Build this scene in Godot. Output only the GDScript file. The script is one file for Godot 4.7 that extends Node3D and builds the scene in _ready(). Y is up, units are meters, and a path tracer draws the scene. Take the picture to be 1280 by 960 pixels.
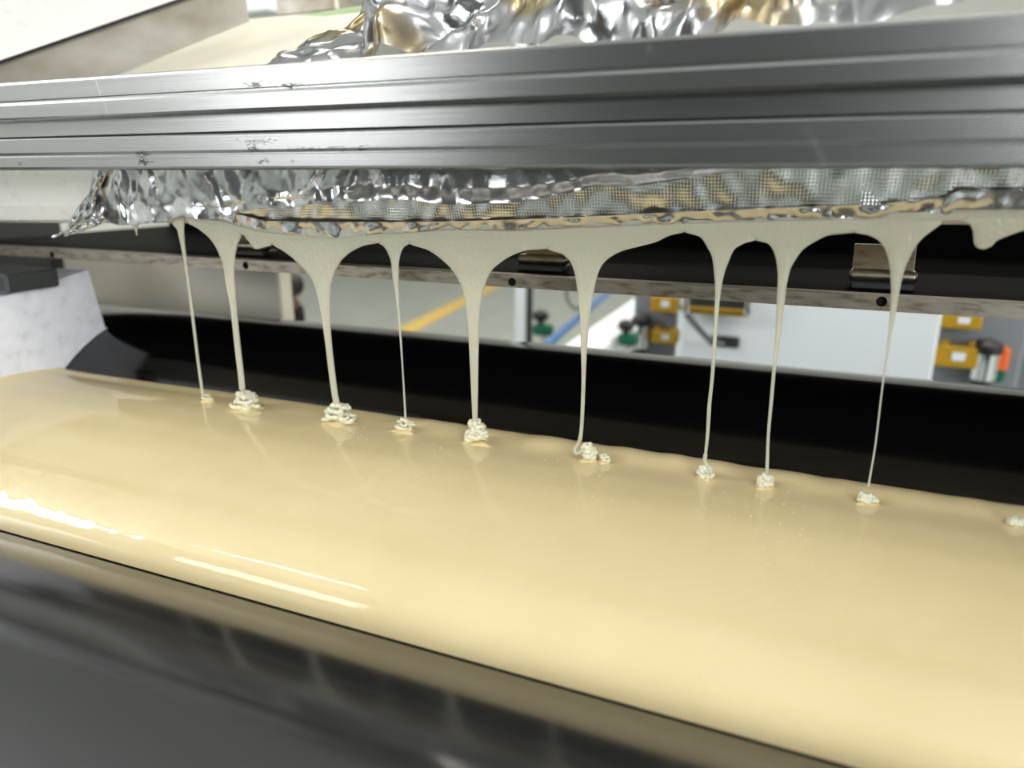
extends Node3D

# Resin feed of a roller machine: a bank of cream resin lies between two black rollers, threads of it
# drip from a foil covered trough behind an aluminium beam. Metres, y up; the floor is y = 0.

const EYE := Vector3(0.0, 1.3, 0.0)
const FOCAL := 890.0            # in pixels of the 1280 x 960 frame
var view := Basis()
var taken := {}
var M := {}
var rng := RandomNumberGenerator.new()
const ROLL_R := 0.23
const BACK_C := Vector2(0.792, -0.435)     # roller centres: (distance in front of the eye, height over the eye)
const FRONT_C := Vector2(0.265, -0.528)
const DAM_X := -0.936
const DRIP_D := 0.6

# ------------------------------------------------------------------ helpers

func px(x: float, y: float, d: float) -> Vector3:          # the point at depth d (along -z) that the photo shows at x, y
	var r: Vector3 = view * Vector3((x - 640.0) / FOCAL, (480.0 - y) / FOCAL, -1.0)
	return EYE + r * (d / -r.z)

func on_floor(x: float, y: float, h: float) -> Vector3:
	var r: Vector3 = view * Vector3((x - 640.0) / FOCAL, (480.0 - y) / FOCAL, -1.0)
	return EYE + r * ((h - EYE.y) / r.y)

func dy(x: float, d: float, y: float) -> Vector3:          # (x, depth, height over the eye) to world
	return Vector3(x, EYE.y + y, -d)

func numbered(n: String) -> String:
	if not taken.has(n):
		taken[n] = 0
		return n
	taken[n] += 1
	return "%s_%03d" % [n, taken[n]]

func tag(o: Node, label: String, category := "", group := "", kind := "") -> void:
	if label: o.set_meta("label", label)
	if category: o.set_meta("category", category)
	if group: o.set_meta("group", group)
	if kind: o.set_meta("kind", kind)

func thing(called: String, label: String, category: String, at := Vector3.ZERO, group := "") -> Node3D:
	var o := Node3D.new()
	o.name = numbered(called)
	o.position = at
	add_child(o)
	tag(o, label, category, group)
	return o

# a mesh under parent; its vertices are given in world coordinates
func obj(called: String, mesh: Mesh, mat: Material, parent: Node = self) -> MeshInstance3D:
	var o := MeshInstance3D.new()
	o.name = numbered(called) if parent == self else called
	o.mesh = mesh
	o.material_override = mat
	parent.add_child(o, true)
	var p: Node = parent
	var off := Vector3.ZERO
	while p != self:
		off += (p as Node3D).position
		p = p.get_parent()
	o.position = -off
	return o

func struct(called: String, mesh: Mesh, mat: Material) -> MeshInstance3D:
	var o := obj(called, mesh, mat)
	o.set_meta("kind", "structure")
	return o

class Buf:
	var v := PackedVector3Array()
	var n := PackedVector3Array()
	var u := PackedVector2Array()
	var c := PackedColorArray()
	var i := PackedInt32Array()
	func tri(a: Vector3, b: Vector3, cc: Vector3, out: Vector3) -> void:    # a flat triangle that faces out
		var nn := (cc - a).cross(b - a)
		var k := v.size()
		if nn.dot(out) < 0.0:
			nn = -nn
			v.append_array([a, cc, b])
		else:
			v.append_array([a, b, cc])
		nn = nn.normalized()
		n.append_array([nn, nn, nn])
		u.append_array([Vector2(), Vector2(), Vector2()])
		i.append_array([k, k + 1, k + 2])
	func quad(a: Vector3, b: Vector3, cc: Vector3, d: Vector3, out: Vector3) -> void:
		tri(a, b, cc, out)
		tri(a, cc, d, out)
	# a smooth sheet of rows of points; hint: a direction that its front faces (or Vector3.ZERO: away from inside)
	func sheet(rows: Array, hint: Vector3, inside := Vector3.ZERO, cols: Array = [], uscale := Vector2.ONE, close := false) -> void:
		var h := rows.size()
		var w: int = rows[0].size()
		var k := v.size()
		var acc := PackedVector3Array()
		acc.resize(h * w)
		var idx := PackedInt32Array()
		for r in h - 1:
			for q in w - 1:
				var a := r * w + q
				var pa: Vector3 = rows[r][q]
				var pb: Vector3 = rows[r][q + 1]
				var pc: Vector3 = rows[r + 1][q + 1]
				var pd: Vector3 = rows[r + 1][q]
				var f := (pc - pa).cross(pb - pa) + (pd - pa).cross(pc - pa)
				acc[a] += f
				acc[a + 1] += f
				acc[a + w] += f
				acc[a + w + 1] += f
				idx.append_array([a, a + 1, a + w + 1, a, a + w + 1, a + w])
		if close:
			for r in h:
				var s := acc[r * w] + acc[r * w + w - 1]
				acc[r * w] = s
				acc[r * w + w - 1] = s
		var score := 0.0
		for r in h:
			for q in w:
				score += signf(acc[r * w + q].dot(hint if hint != Vector3.ZERO else (rows[r][q] as Vector3) - inside))
		var flip := score < 0.0
		for r in h:
			for q in w:
				v.append(rows[r][q])
				var nn := acc[r * w + q].normalized()
				n.append(-nn if flip else nn)
				u.append(Vector2(q / float(w - 1) * uscale.x, r / float(h - 1) * uscale.y))
		if cols.size():
			for q in cols: c.append(q)
		for t in range(0, idx.size(), 3):
			if flip:
				i.append_array([k + idx[t], k + idx[t + 2], k + idx[t + 1]])
			else:
				i.append_array([k + idx[t], k + idx[t + 1], k + idx[t + 2]])
	func done() -> ArrayMesh:
		var a := []
		a.resize(Mesh.ARRAY_MAX)
		a[Mesh.ARRAY_VERTEX] = v
		a[Mesh.ARRAY_NORMAL] = n
		a[Mesh.ARRAY_TEX_UV] = u
		if c.size() == v.size(): a[Mesh.ARRAY_COLOR] = c
		a[Mesh.ARRAY_INDEX] = i
		var m := ArrayMesh.new()
		m.add_surface_from_arrays(Mesh.PRIMITIVE_TRIANGLES, a)
		return m

# a chamfered box
func bx(b: Buf, at: Vector3, size: Vector3, bev := 0.002, turn := Basis()) -> void:
	var s := size / 2.0
	var e := minf(bev, minf(s.x, minf(s.y, s.z)) * 0.8)
	var corner := func(sx: int, sy: int, sz: int, axis: int) -> Vector3:
		var p := Vector3(sx * (s.x - (0.0 if axis == 0 else e)), sy * (s.y - (0.0 if axis == 1 else e)), sz * (s.z - (0.0 if axis == 2 else e)))
		return at + turn * p
	for sg in [-1, 1]:
		b.quad(corner.call(sg, -1, -1, 0), corner.call(sg, 1, -1, 0), corner.call(sg, 1, 1, 0), corner.call(sg, -1, 1, 0), turn * Vector3(sg, 0, 0))
		b.quad(corner.call(-1, sg, -1, 1), corner.call(1, sg, -1, 1), corner.call(1, sg, 1, 1), corner.call(-1, sg, 1, 1), turn * Vector3(0, sg, 0))
		b.quad(corner.call(-1, -1, sg, 2), corner.call(1, -1, sg, 2), corner.call(1, 1, sg, 2), corner.call(-1, 1, sg, 2), turn * Vector3(0, 0, sg))
		for tg in [-1, 1]:
			b.quad(corner.call(sg, tg, -1, 0), corner.call(sg, tg, 1, 0), corner.call(sg, tg, 1, 1), corner.call(sg, tg, -1, 1), turn * Vector3(sg, tg, 0))
			b.quad(corner.call(sg, -1, tg, 0), corner.call(sg, 1, tg, 0), corner.call(sg, 1, tg, 2), corner.call(sg, -1, tg, 2), turn * Vector3(sg, 0, tg))
			b.quad(corner.call(-1, sg, tg, 1), corner.call(1, sg, tg, 1), corner.call(1, sg, tg, 2), corner.call(-1, sg, tg, 2), turn * Vector3(0, sg, tg))
			for ug in [-1, 1]:
				b.tri(corner.call(sg, tg, ug, 0), corner.call(sg, tg, ug, 1), corner.call(sg, tg, ug, 2), turn * Vector3(sg, tg, ug))

func box(at: Vector3, size: Vector3, bev := 0.002, turn := Basis()) -> ArrayMesh:
	var b := Buf.new()
	bx(b, at, size, bev, turn)
	return b.done()

# a polygon of (depth, height over the eye) drawn out along x; v of its texture runs round the outline
func extrude(poly: PackedVector2Array, x0: float, x1: float, smooth := false) -> ArrayMesh:
	var b := Buf.new()
	var mid := Vector2()
	var area := 0.0
	for k in poly.size():
		var p := poly[k]
		var q := poly[(k + 1) % poly.size()]
		mid += p / poly.size()
		area += p.cross(q)
	var sgn := signf(area)
	var along := 0.0
	for k in poly.size():
		var p := poly[k]
		var q := poly[(k + 1) % poly.size()]
		var t := q - p
		var o := Vector2(t.y, -t.x) * sgn                # outward in (depth, height)
		var n := Vector3(0, o.y, -o.x).normalized()
		var at := b.v.size()
		b.quad(dy(x0, p.x, p.y), dy(x1, p.x, p.y), dy(x1, q.x, q.y), dy(x0, q.x, q.y), n)
		for j in range(at, b.v.size()):
			var w := b.v[j]
			var f: float = clampf((Vector2(-w.z, w.y - EYE.y) - p).dot(t) / maxf(t.length_squared(), 1e-12), 0, 1)
			b.u[j] = Vector2(w.x, along + f * t.length())
			if smooth:
				b.n[j] = Vector3(0, w.y - EYE.y - mid.y, w.z + mid.x).normalized()
		along += t.length()
	var tris := Geometry2D.triangulate_polygon(poly)
	for k in range(0, tris.size(), 3):
		for e in [[x0, Vector3.LEFT], [x1, Vector3.RIGHT]]:
			b.tri(dy(e[0], poly[tris[k]].x, poly[tris[k]].y), dy(e[0], poly[tris[k + 1]].x, poly[tris[k + 1]].y), dy(e[0], poly[tris[k + 2]].x, poly[tris[k + 2]].y), e[1])
	return b.done()

func tilted(m: ArrayMesh, x0: float, slope: float) -> ArrayMesh:    # the same, rising towards +x
	var a := m.surface_get_arrays(0)
	var v: PackedVector3Array = a[Mesh.ARRAY_VERTEX]
	for k in v.size(): v[k].y += (v[k].x - x0) * slope
	a[Mesh.ARRAY_VERTEX] = v
	var out := ArrayMesh.new()
	out.add_surface_from_arrays(Mesh.PRIMITIVE_TRIANGLES, a)
	return out

func circle(c: Vector2, r: float, n: int) -> PackedVector2Array:
	var out := PackedVector2Array()
	for k in n:
		out.append(c + Vector2.from_angle(TAU * k / n) * r)
	return out

# a round bar along a path with a radius at each point, closed by rounded ends
func tube(b: Buf, path: Array, radii: Array, sides := 10) -> void:
	var rows := []
	var side := Vector3.ZERO
	for k in path.size():
		var t: Vector3 = ((path[mini(k + 1, path.size() - 1)] as Vector3) - (path[maxi(k - 1, 0)] as Vector3)).normalized()
		if side == Vector3.ZERO:
			side = t.cross(Vector3(0.3, 0.2, 0.93)).normalized()
		side = (side - t * side.dot(t)).normalized()
		var up := t.cross(side)
		var ring := func(c: Vector3, r: float) -> Array:
			var row := []
			for s in sides + 1:
				var a := TAU * (s % sides) / sides
				row.append(c + (side * cos(a) + up * sin(a)) * r)
			return row
		var rad: float = radii[mini(k, radii.size() - 1)]
		if k == 0:
			rows.append(ring.call(path[0] - t * rad * 0.5, 0.0001))
			rows.append(ring.call(path[0] - t * rad * 0.3, rad * 0.7))
		rows.append(ring.call(path[k], rad))
		if k == path.size() - 1:
			rows.append(ring.call(path[k] + t * rad * 0.3, rad * 0.7))
			rows.append(ring.call(path[k] + t * rad * 0.5, 0.0001))
	# the winding of a tube is the same everywhere: find it from one ring
	var mid: int = rows.size() / 2
	var c0 := Vector3.ZERO
	for s in sides: c0 += rows[mid][s] / sides
	var f: Vector3 = ((rows[mid + 1][1] - rows[mid][0]) as Vector3).cross(rows[mid][1] - rows[mid][0])
	if f.dot(rows[mid][0] - c0) < 0.0:
		for r in rows: r.reverse()
	tube_sheet(b, rows)

func tube_sheet(b: Buf, rows: Array) -> void:
	var k := b.v.size()
	var w: int = rows[0].size()
	var acc := PackedVector3Array()
	acc.resize(rows.size() * w)
	for r in rows.size() - 1:
		for q in w - 1:
			var a := r * w + q
			var f: Vector3 = ((rows[r + 1][q + 1] - rows[r][q]) as Vector3).cross(rows[r][q + 1] - rows[r][q]) + ((rows[r + 1][q] - rows[r][q]) as Vector3).cross(rows[r + 1][q + 1] - rows[r][q])
			for j in [a, a + 1, a + w, a + w + 1]: acc[j] += f
			b.i.append_array([k + a, k + a + 1, k + a + w + 1, k + a, k + a + w + 1, k + a + w])
	for r in rows.size():
		var s := acc[r * w] + acc[r * w + w - 1]
		acc[r * w] = s
		acc[r * w + w - 1] = s
		for q in w:
			b.v.append(rows[r][q])
			b.n.append(acc[r * w + q].normalized())
			b.u.append(Vector2(q / float(w - 1), r / float(rows.size() - 1)))

func bar(a: Vector3, c: Vector3, r: float, sides := 16) -> ArrayMesh:
	var b := Buf.new()
	tube(b, [a, a.lerp(c, 0.02), a.lerp(c, 0.98), c], [r * 0.96, r, r, r * 0.96], sides)
	return b.done()

# a flat plate of four corners, thick behind its face
func plate(a: Vector3, b2: Vector3, c: Vector3, d: Vector3, thick: float) -> ArrayMesh:
	var b := Buf.new()
	var n := (c - a).cross(b2 - a).normalized()
	if n.dot(EYE - a) < 0.0: n = -n
	var k := -n * thick
	var mid := (a + b2 + c + d) / 4.0
	b.quad(a, b2, c, d, n)
	b.quad(a + k, b2 + k, c + k, d + k, -n)
	for e in [[a, b2], [b2, c], [c, d], [d, a]]:
		b.quad(e[0], e[1], e[1] + k, e[0] + k, (e[0] + e[1]) / 2.0 - mid)
	return b.done()

func lerp_points(pts: Array, x: float) -> float:            # piecewise linear y(x) through sorted points
	if x <= pts[0][0]: return pts[0][1]
	for k in pts.size() - 1:
		if x <= pts[k + 1][0]:
			return lerpf(pts[k][1], pts[k + 1][1], (x - pts[k][0]) / maxf(pts[k + 1][0] - pts[k][0], 1e-6))
	return pts[-1][1]

func smooth_points(pts: Array, x: float) -> float:          # the same, smoothed (monotone cubic)
	var n := pts.size()
	if x <= pts[0][0]: return pts[0][1]
	if x >= pts[n - 1][0]: return pts[n - 1][1]
	var k := 0
	while x > pts[k + 1][0]: k += 1
	var slope := func(j: int) -> float:
		return (pts[j + 1][1] - pts[j][1]) / maxf(pts[j + 1][0] - pts[j][0], 1e-6)
	var tang := func(j: int) -> float:
		if j == 0: return slope.call(0)
		if j == n - 1: return slope.call(n - 2)
		var a: float = slope.call(j - 1)
		var c: float = slope.call(j)
		return 0.0 if a * c <= 0.0 else 2.0 * a * c / (a + c)
	var h: float = pts[k + 1][0] - pts[k][0]
	var t: float = (x - pts[k][0]) / h
	var t2 := t * t
	var t3 := t2 * t
	return (2 * t3 - 3 * t2 + 1) * pts[k][1] + (t3 - 2 * t2 + t) * h * tang.call(k) + (-2 * t3 + 3 * t2) * pts[k + 1][1] + (t3 - t2) * h * tang.call(k + 1)

# ------------------------------------------------------------------ materials

func noise_tex(size: Vector2i, freq: float, type: int, octaves: int, seed_: int, normal := false, bump := 4.0, ramp: Array = [], ridged := false) -> NoiseTexture2D:
	var f := FastNoiseLite.new()
	f.noise_type = type
	f.frequency = freq
	f.seed = seed_
	f.fractal_octaves = octaves
	f.fractal_type = FastNoiseLite.FRACTAL_RIDGED if ridged else FastNoiseLite.FRACTAL_FBM
	var t := NoiseTexture2D.new()
	t.width = size.x
	t.height = size.y
	t.seamless = true
	t.noise = f
	if normal:
		t.as_normal_map = true
		t.bump_strength = bump
	if ramp.size():
		var g := Gradient.new()
		g.offsets = PackedFloat32Array(ramp.map(func(e): return e[0]))
		g.colors = PackedColorArray(ramp.map(func(e): return e[1]))
		t.color_ramp = g
	return t

func mat(called: String, color: Color, rough: float, metal := 0.0) -> StandardMaterial3D:
	var m := StandardMaterial3D.new()
	m.resource_name = called
	m.albedo_color = color
	m.roughness = rough
	m.metallic = metal
	M[called] = m
	return m

func triplanar(m: StandardMaterial3D, scale: Vector3) -> void:
	m.uv1_triplanar = true
	m.uv1_world_triplanar = true
	m.uv1_scale = scale

func make_materials() -> void:
	var m := mat("resin", Color(0.92, 0.845, 0.655), 0.06)
	m.albedo_texture = noise_tex(Vector2i(512, 512), 0.006, FastNoiseLite.TYPE_SIMPLEX_SMOOTH, 3, 5, false, 1, [[0.0, Color(0.975, 0.97, 0.955)], [0.5, Color(0.99, 0.985, 0.98)], [1.0, Color(1, 1, 1)]])
	m.roughness_texture = noise_tex(Vector2i(512, 512), 0.01, FastNoiseLite.TYPE_SIMPLEX, 4, 9, false, 1, [[0.0, Color(0.5, 0.5, 0.5)], [1.0, Color(1, 1, 1)]])
	m.normal_enabled = true
	m.normal_texture = noise_tex(Vector2i(512, 512), 0.03, FastNoiseLite.TYPE_SIMPLEX_SMOOTH, 5, 21, true, 1.5)
	m.normal_scale = 0.09
	triplanar(m, Vector3(3.0, 3.0, 3.0))
	m = mat("thread", Color(0.97, 0.935, 0.85, 0.56), 0.24)
	m.refraction_enabled = true
	m.refraction_scale = 0.045
	m.normal_enabled = true
	m.normal_texture = noise_tex(Vector2i(256, 256), 0.05, FastNoiseLite.TYPE_SIMPLEX, 4, 33, true, 3.0)
	m.normal_scale = 0.35
	m.subsurf_scatter_enabled = true
	m.subsurf_scatter_strength = 0.25
	triplanar(m, Vector3(14, 5, 14))
	m = mat("coil", Color(0.94, 0.90, 0.79), 0.25)
	m.subsurf_scatter_enabled = true
	m.subsurf_scatter_strength = 0.2
	m = mat("grey_roller", Color(0.17, 0.17, 0.17), 0.18)
	m.metallic_specular = 0.74
	m.roughness_texture = noise_tex(Vector2i(512, 512), 0.006, FastNoiseLite.TYPE_SIMPLEX, 3, 13, false, 1, [[0.0, Color(0.7, 0.7, 0.7)], [1.0, Color(1, 1, 1)]])
	m.normal_enabled = true
	m.normal_texture = noise_tex(Vector2i(512, 512), 0.008, FastNoiseLite.TYPE_SIMPLEX_SMOOTH, 3, 90, true, 2.0)
	m.normal_scale = 0.10
	triplanar(m, Vector3(1.0, 3, 3))
	m = mat("black_roller", Color(0.04, 0.04, 0.042), 0.13)
	m.metallic_specular = 0.5
	m.roughness_texture = noise_tex(Vector2i(512, 512), 0.008, FastNoiseLite.TYPE_SIMPLEX, 3, 3, false, 1, [[0.0, Color(0.7, 0.7, 0.7)], [1.0, Color(1, 1, 1)]])
	triplanar(m, Vector3(1.2, 4, 4))
	m = mat("aluminium", Color(0.76, 0.76, 0.755), 0.27, 1.0)
	m.albedo_texture = profile_stains()
	m.texture_repeat = true
	m.uv1_scale = Vector3(STAIN_SCALE.x, STAIN_SCALE.y, 1)
	m = mat("foil", Color(0.80, 0.80, 0.80), 0.22, 1.0)
	m.normal_enabled = true
	m.normal_texture = noise_tex(Vector2i(512, 512), 0.012, FastNoiseLite.TYPE_SIMPLEX, 4, 77, true, 5.0, [], true)
	m.normal_scale = 0.10
	triplanar(m, Vector3(4, 4, 4))
	m = mat("stained_foil", Color(0.72, 0.72, 0.725), 0.29, 1.0)
	m.vertex_color_use_as_albedo = true
	m.normal_enabled = true
	m.normal_texture = M.foil.normal_texture
	m.normal_scale = 0.08
	triplanar(m, Vector3(4, 4, 4))
	m = mat("embossed_foil", Color(0.86, 0.86, 0.85), 0.22, 1.0)
	m.normal_enabled = true
	m.normal_texture = emboss()
	m.normal_scale = 0.6
	m.uv1_scale = Vector3(1, 1, 1)
	m = mat("white_paint", Color(0.95, 0.945, 0.92), 0.35)
	m.roughness_texture = noise_tex(Vector2i(256, 256), 0.02, FastNoiseLite.TYPE_SIMPLEX, 3, 4, false, 1, [[0.0, Color(0.7, 0.7, 0.7)], [1.0, Color(1, 1, 1)]])
	triplanar(m, Vector3(4, 4, 4))
	m = mat("dam_plastic", Color(0.94, 0.94, 0.965), 0.4)
	m.albedo_texture = noise_tex(Vector2i(256, 256), 0.03, FastNoiseLite.TYPE_SIMPLEX, 5, 14, false, 1, [[0.0, Color(0.88, 0.885, 0.89)], [0.35, Color(0.96, 0.965, 0.97)], [1.0, Color(1, 1, 1)]])
	triplanar(m, Vector3(4, 4, 4))
	m = mat("black_plate", Color(0.03, 0.03, 0.03), 0.5)
	m.metallic_specular = 0.08
	m = mat("steel", Color(0.74, 0.71, 0.66), 0.33, 1.0)
	m.albedo_texture = noise_tex(Vector2i(512, 256), 0.02, FastNoiseLite.TYPE_SIMPLEX, 5, 44, false, 1, [[0.0, Color(0.70, 0.67, 0.63)], [0.4, Color(0.92, 0.91, 0.89)], [1.0, Color(1, 1, 1)]])
	triplanar(m, Vector3(3, 20, 20))
	m = mat("stainless", Color(0.82, 0.80, 0.76), 0.40, 0.5)
	m.albedo_texture = noise_tex(Vector2i(256, 256), 0.012, FastNoiseLite.TYPE_SIMPLEX, 4, 61, false, 1, [[0.0, Color(0.72, 0.69, 0.63)], [1.0, Color(1, 1, 1)]])
	triplanar(m, Vector3(3, 3, 3))
	mat("cream_board", Color(0.88, 0.855, 0.78), 0.5)
	mat("green_tape", Color(0.66, 0.74, 0.56), 0.5)
	mat("dark_metal", Color(0.26, 0.27, 0.27), 0.4, 0.4)
	mat("brown_hub", Color(0.42, 0.30, 0.20), 0.5)
	mat("hole", Color(0.03, 0.03, 0.03), 0.8)
	mat("panel_beige", Color(0.93, 0.90, 0.83), 0.5)
	mat("cabinet_white", Color(0.92, 0.94, 0.95), 0.4)
	mat("yellow_paint", Color(0.72, 0.56, 0.12), 0.3)
	mat("brass", Color(0.80, 0.63, 0.22), 0.3, 0.8)
	mat("chrome", Color(0.88, 0.88, 0.88), 0.12, 1.0)
	mat("green_plastic", Color(0.03, 0.36, 0.25), 0.4)
	mat("orange_plastic", Color(0.93, 0.42, 0.16), 0.4)
	mat("blue_hose", Color(0.24, 0.42, 0.66), 0.4)
	mat("grey_hose", Color(0.35, 0.38, 0.38), 0.4)
	mat("black_rubber", Color(0.07, 0.07, 0.07), 0.5)
	m = mat("floor_paint", Color(0.61, 0.64, 0.615), 0.35)
	m.albedo_texture = noise_tex(Vector2i(256, 256), 0.02, FastNoiseLite.TYPE_SIMPLEX, 4, 71, false, 1, [[0.0, Color(0.9, 0.9, 0.9)], [1.0, Color(1, 1, 1)]])
	triplanar(m, Vector3(0.5, 0.5, 0.5))
	mat("line_paint", Color(0.86, 0.72, 0.36), 0.5)
	mat("wall_white", Color(0.88, 0.88, 0.86), 0.7)
	mat("wall_grey", Color(0.25, 0.255, 0.26), 0.7)
	mat("ceiling_paint", Color(0.93, 0.93, 0.93), 0.8)
	m = mat("lamp_glow", Color(1, 1, 1), 0.5)
	m.emission_enabled = true
	m.emission = Color(1.0, 0.98, 0.94)
	m.emission_energy_multiplier = 3.0

const PROFILE := [[0.0, 0.0028], [0.012, 0.0006], [0.035, 0.0], [0.150, 0.0], [0.158, 0.0011], [0.168, 0.0011], [0.200, 0.0], [0.345, 0.0], [0.36, 0.0008], [0.36, 0.0075], [0.30, 0.0085], [0.30, 0.013], [0.40, 0.0185], [0.58, 0.0185], [0.68, 0.013], [0.68, 0.0085], [0.585, 0.0075], [0.585, 0.0008], [0.60, 0.0], [0.735, 0.0], [0.765, 0.0011], [0.780, 0.0011], [0.79, 0.0], [0.965, 0.0], [0.988, 0.0006], [1.0, 0.0028]]
const PROFILE_Y0 := 0.0028
const PROFILE_HT := 0.0797
const STAIN_SCALE := Vector2(0.45, 6.25)

func profile_stains() -> ImageTexture:                     # the metal's own tone with brush lines, scuffs and dark grime flakes
	var w := 2048
	var h := 512
	var im := Image.create(w, h, false, Image.FORMAT_RGB8)
	var r := RandomNumberGenerator.new()
	r.seed = 5
	for k in h:
		var t := 0.86 - 0.08 * r.randf() * r.randf()
		im.fill_rect(Rect2i(0, k, w, 1), Color(t, t, t))
	for k in 900:                                            # fine brush strokes
		var t := r.randf_range(0.74, 0.90)
		im.fill_rect(Rect2i(r.randi() % w, r.randi() % h, r.randi_range(20, 240), 1), Color(t, t, t))
	# [x, y, half width, half height in millimetres, tone, flakes]
	for e in [[178, 193, 8, 3, 0.42, 60], [180, 202, 9, 2.5, 0.40, 60], [318, 106, 10, 2.5, 0.45, 50], [362, 107, 12, 2.5, 0.42, 60], [322, 138, 5, 2, 0.75, 12], [325, 177, 20, 3, 0.6, 60], [315, 187, 6, 2.5, 0.4, 40], [400, 186, 60, 2.0, 0.6, 110], [330, 202, 7, 2.5, 0.55, 25], [25, 205, 3, 2, 0.4, 8], [365, 200, 5, 3, 0.7, 10], [452, 187, 4, 2, 0.4, 14]]:
		for k in e[5]:
			stain(im, e[0], e[1], r.randfn(0, 0.45) * e[2], r.randfn(0, 0.45) * e[3], r.randf_range(1, 4), r.randf_range(1, 3), e[4] * r.randf_range(0.8, 1.2))
	for k in 260:                                            # pale rubbed marks at the right
		var q := r.randf()
		stain(im, 1008.0 + 24.0 * q, 160.0 + 46.0 * q, r.randfn(0, 1.0), r.randfn(0, 1.0), 1, r.randf_range(1, 4), r.randf_range(0.9, 1.0))
	for k in 60:
		stain(im, 812.0 + r.randfn(0, 2), 62.0 + r.randfn(0, 4), 0, 0, 1, 2, 1.0)
		stain(im, 118.0 + 17.0 * k / 60.0, 98.0 + 44.0 * k / 60.0, r.randfn(0, 0.3), 0, 1, 2, 1.0 if k % 3 else 0.8)
	return ImageTexture.create_from_image(im)

func stain(im: Image, x: float, y: float, ox: float, oy: float, w: float, h: float, tone: float) -> void:
	var p := px(x, y, 0.488) + Vector3(ox, oy, 0) * 0.001
	var frac := (p.y - EYE.y - PROFILE_Y0) / PROFILE_HT
	var along := 0.0
	for k in PROFILE.size() - 1:
		var a := Vector2(PROFILE[k][1], PROFILE[k][0] * PROFILE_HT)
		var b := Vector2(PROFILE[k + 1][1], PROFILE[k + 1][0] * PROFILE_HT)
		if PROFILE[k + 1][0] > frac and PROFILE[k][1] < 0.002 and PROFILE[k + 1][1] < 0.002:
			along += maxf(frac - PROFILE[k][0], 0.0) * PROFILE_HT
			break
		along += a.distance_to(b)
	var c := Vector2i(int(fposmod(p.x * STAIN_SCALE.x, 1.0) * im.get_width()), int(clampf(along * STAIN_SCALE.y, 0, 0.99) * im.get_height()))
	im.fill_rect(Rect2i(c, Vector2i(int(w), int(h))), Color(tone, tone, tone))

func emboss() -> ImageTexture:                             # a grid of small round dimples, as a normal map
	var n := 64
	var h := Image.create(n, n, false, Image.FORMAT_RGBF)
	for y in n:
		for x in n:
			var q := Vector2(x / float(n) - 0.5, y / float(n) - 0.5)
			var d := maxf(0.0, 1.0 - q.length() / 0.42)
			var v := d * d * (3.0 - 2.0 * d)
			h.set_pixel(x, y, Color(v, v, v))
	h.convert(Image.FORMAT_RGB8)
	h.bump_map_to_normal_map(6.0)
	return ImageTexture.create_from_image(h)

# ------------------------------------------------------------------ lamps

func lamp(at: Vector3, size: Vector2, energy: float) -> void:
	var t := thing("ceiling_lamp", "white strip lamp on the hall ceiling", "lamp", at, "ceiling lamps of the hall")
	obj("housing", box(at + Vector3(0, 0.04, 0), Vector3(size.x + 0.04, 0.06, size.y + 0.04), 0.005), M.white_paint, t)
	obj("diffuser", box(at + Vector3(0, 0.006, 0), Vector3(size.x, 0.008, size.y), 0.002), M.lamp_glow, t)
	var l := AreaLight3D.new()
	l.name = "tube_light"
	l.area_size = size
	l.light_energy = energy
	l.light_color = Color(1.0, 0.975, 0.93)
	l.area_range = 40.0
	l.area_attenuation = 2.0
	l.shadow_enabled = true
	l.rotation = Vector3(-PI / 2, 0, 0)
	t.add_child(l)
	l.position = Vector3(0, -0.004, 0)

func window(called: String, at: Vector3, size: Vector2, turn: Vector3, energy: float) -> void:
	var o := Node3D.new()
	o.name = called
	o.set_meta("kind", "structure")
	add_child(o)
	o.position = at
	o.rotation = turn
	var basis_ := Basis.from_euler(turn)
	var fwd := basis_ * Vector3(0, 0, 1)
	var add := func(n: String, off: Vector3, sz: Vector3, m: Material) -> void:
		var q := MeshInstance3D.new()
		q.name = n
		q.mesh = box(off, sz, 0.003)
		q.material_override = m
		o.add_child(q, true)
	add.call("pane", Vector3(0, 0, -0.012), Vector3(size.x, size.y, 0.01), M.lamp_glow)
	for k in [-1, 1]:
		add.call("frame", Vector3(k * (size.x / 2 + 0.03), 0, 0), Vector3(0.06, size.y + 0.12, 0.05), M.white_paint)
		add.call("frame", Vector3(0, k * (size.y / 2 + 0.03), 0), Vector3(size.x, 0.06, 0.05), M.white_paint)
	var l := AreaLight3D.new()
	l.name = "daylight"
	l.area_size = size
	l.light_energy = energy
	l.light_color = Color(0.97, 0.985, 1.0)
	l.area_range = 40.0
	l.area_attenuation = 2.0
	l.shadow_enabled = true
	o.add_child(l)
	l.rotation = Vector3(0, PI, 0)
	l.position = Vector3(0, 0, 0.0)

# ------------------------------------------------------------------ the resin bank

const BANK := [[0.380, -0.3276], [0.3822, -0.318], [0.388, -0.306], [0.397, -0.2965], [0.412, -0.2865], [0.435, -0.2775], [0.465, -0.2685], [0.5, -0.2610], [0.535, -0.2570], [0.565, -0.2565], [0.59, -0.2574], [0.605, -0.2579], [0.620, -0.2578], [0.634, -0.2578], [0.642, -0.2588], [0.648, -0.2610]]

func bank_noise() -> FastNoiseLite:
	var f := FastNoiseLite.new()
	f.seed = 12
	f.frequency = 0.05
	f.fractal_octaves = 2
	return f

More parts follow.
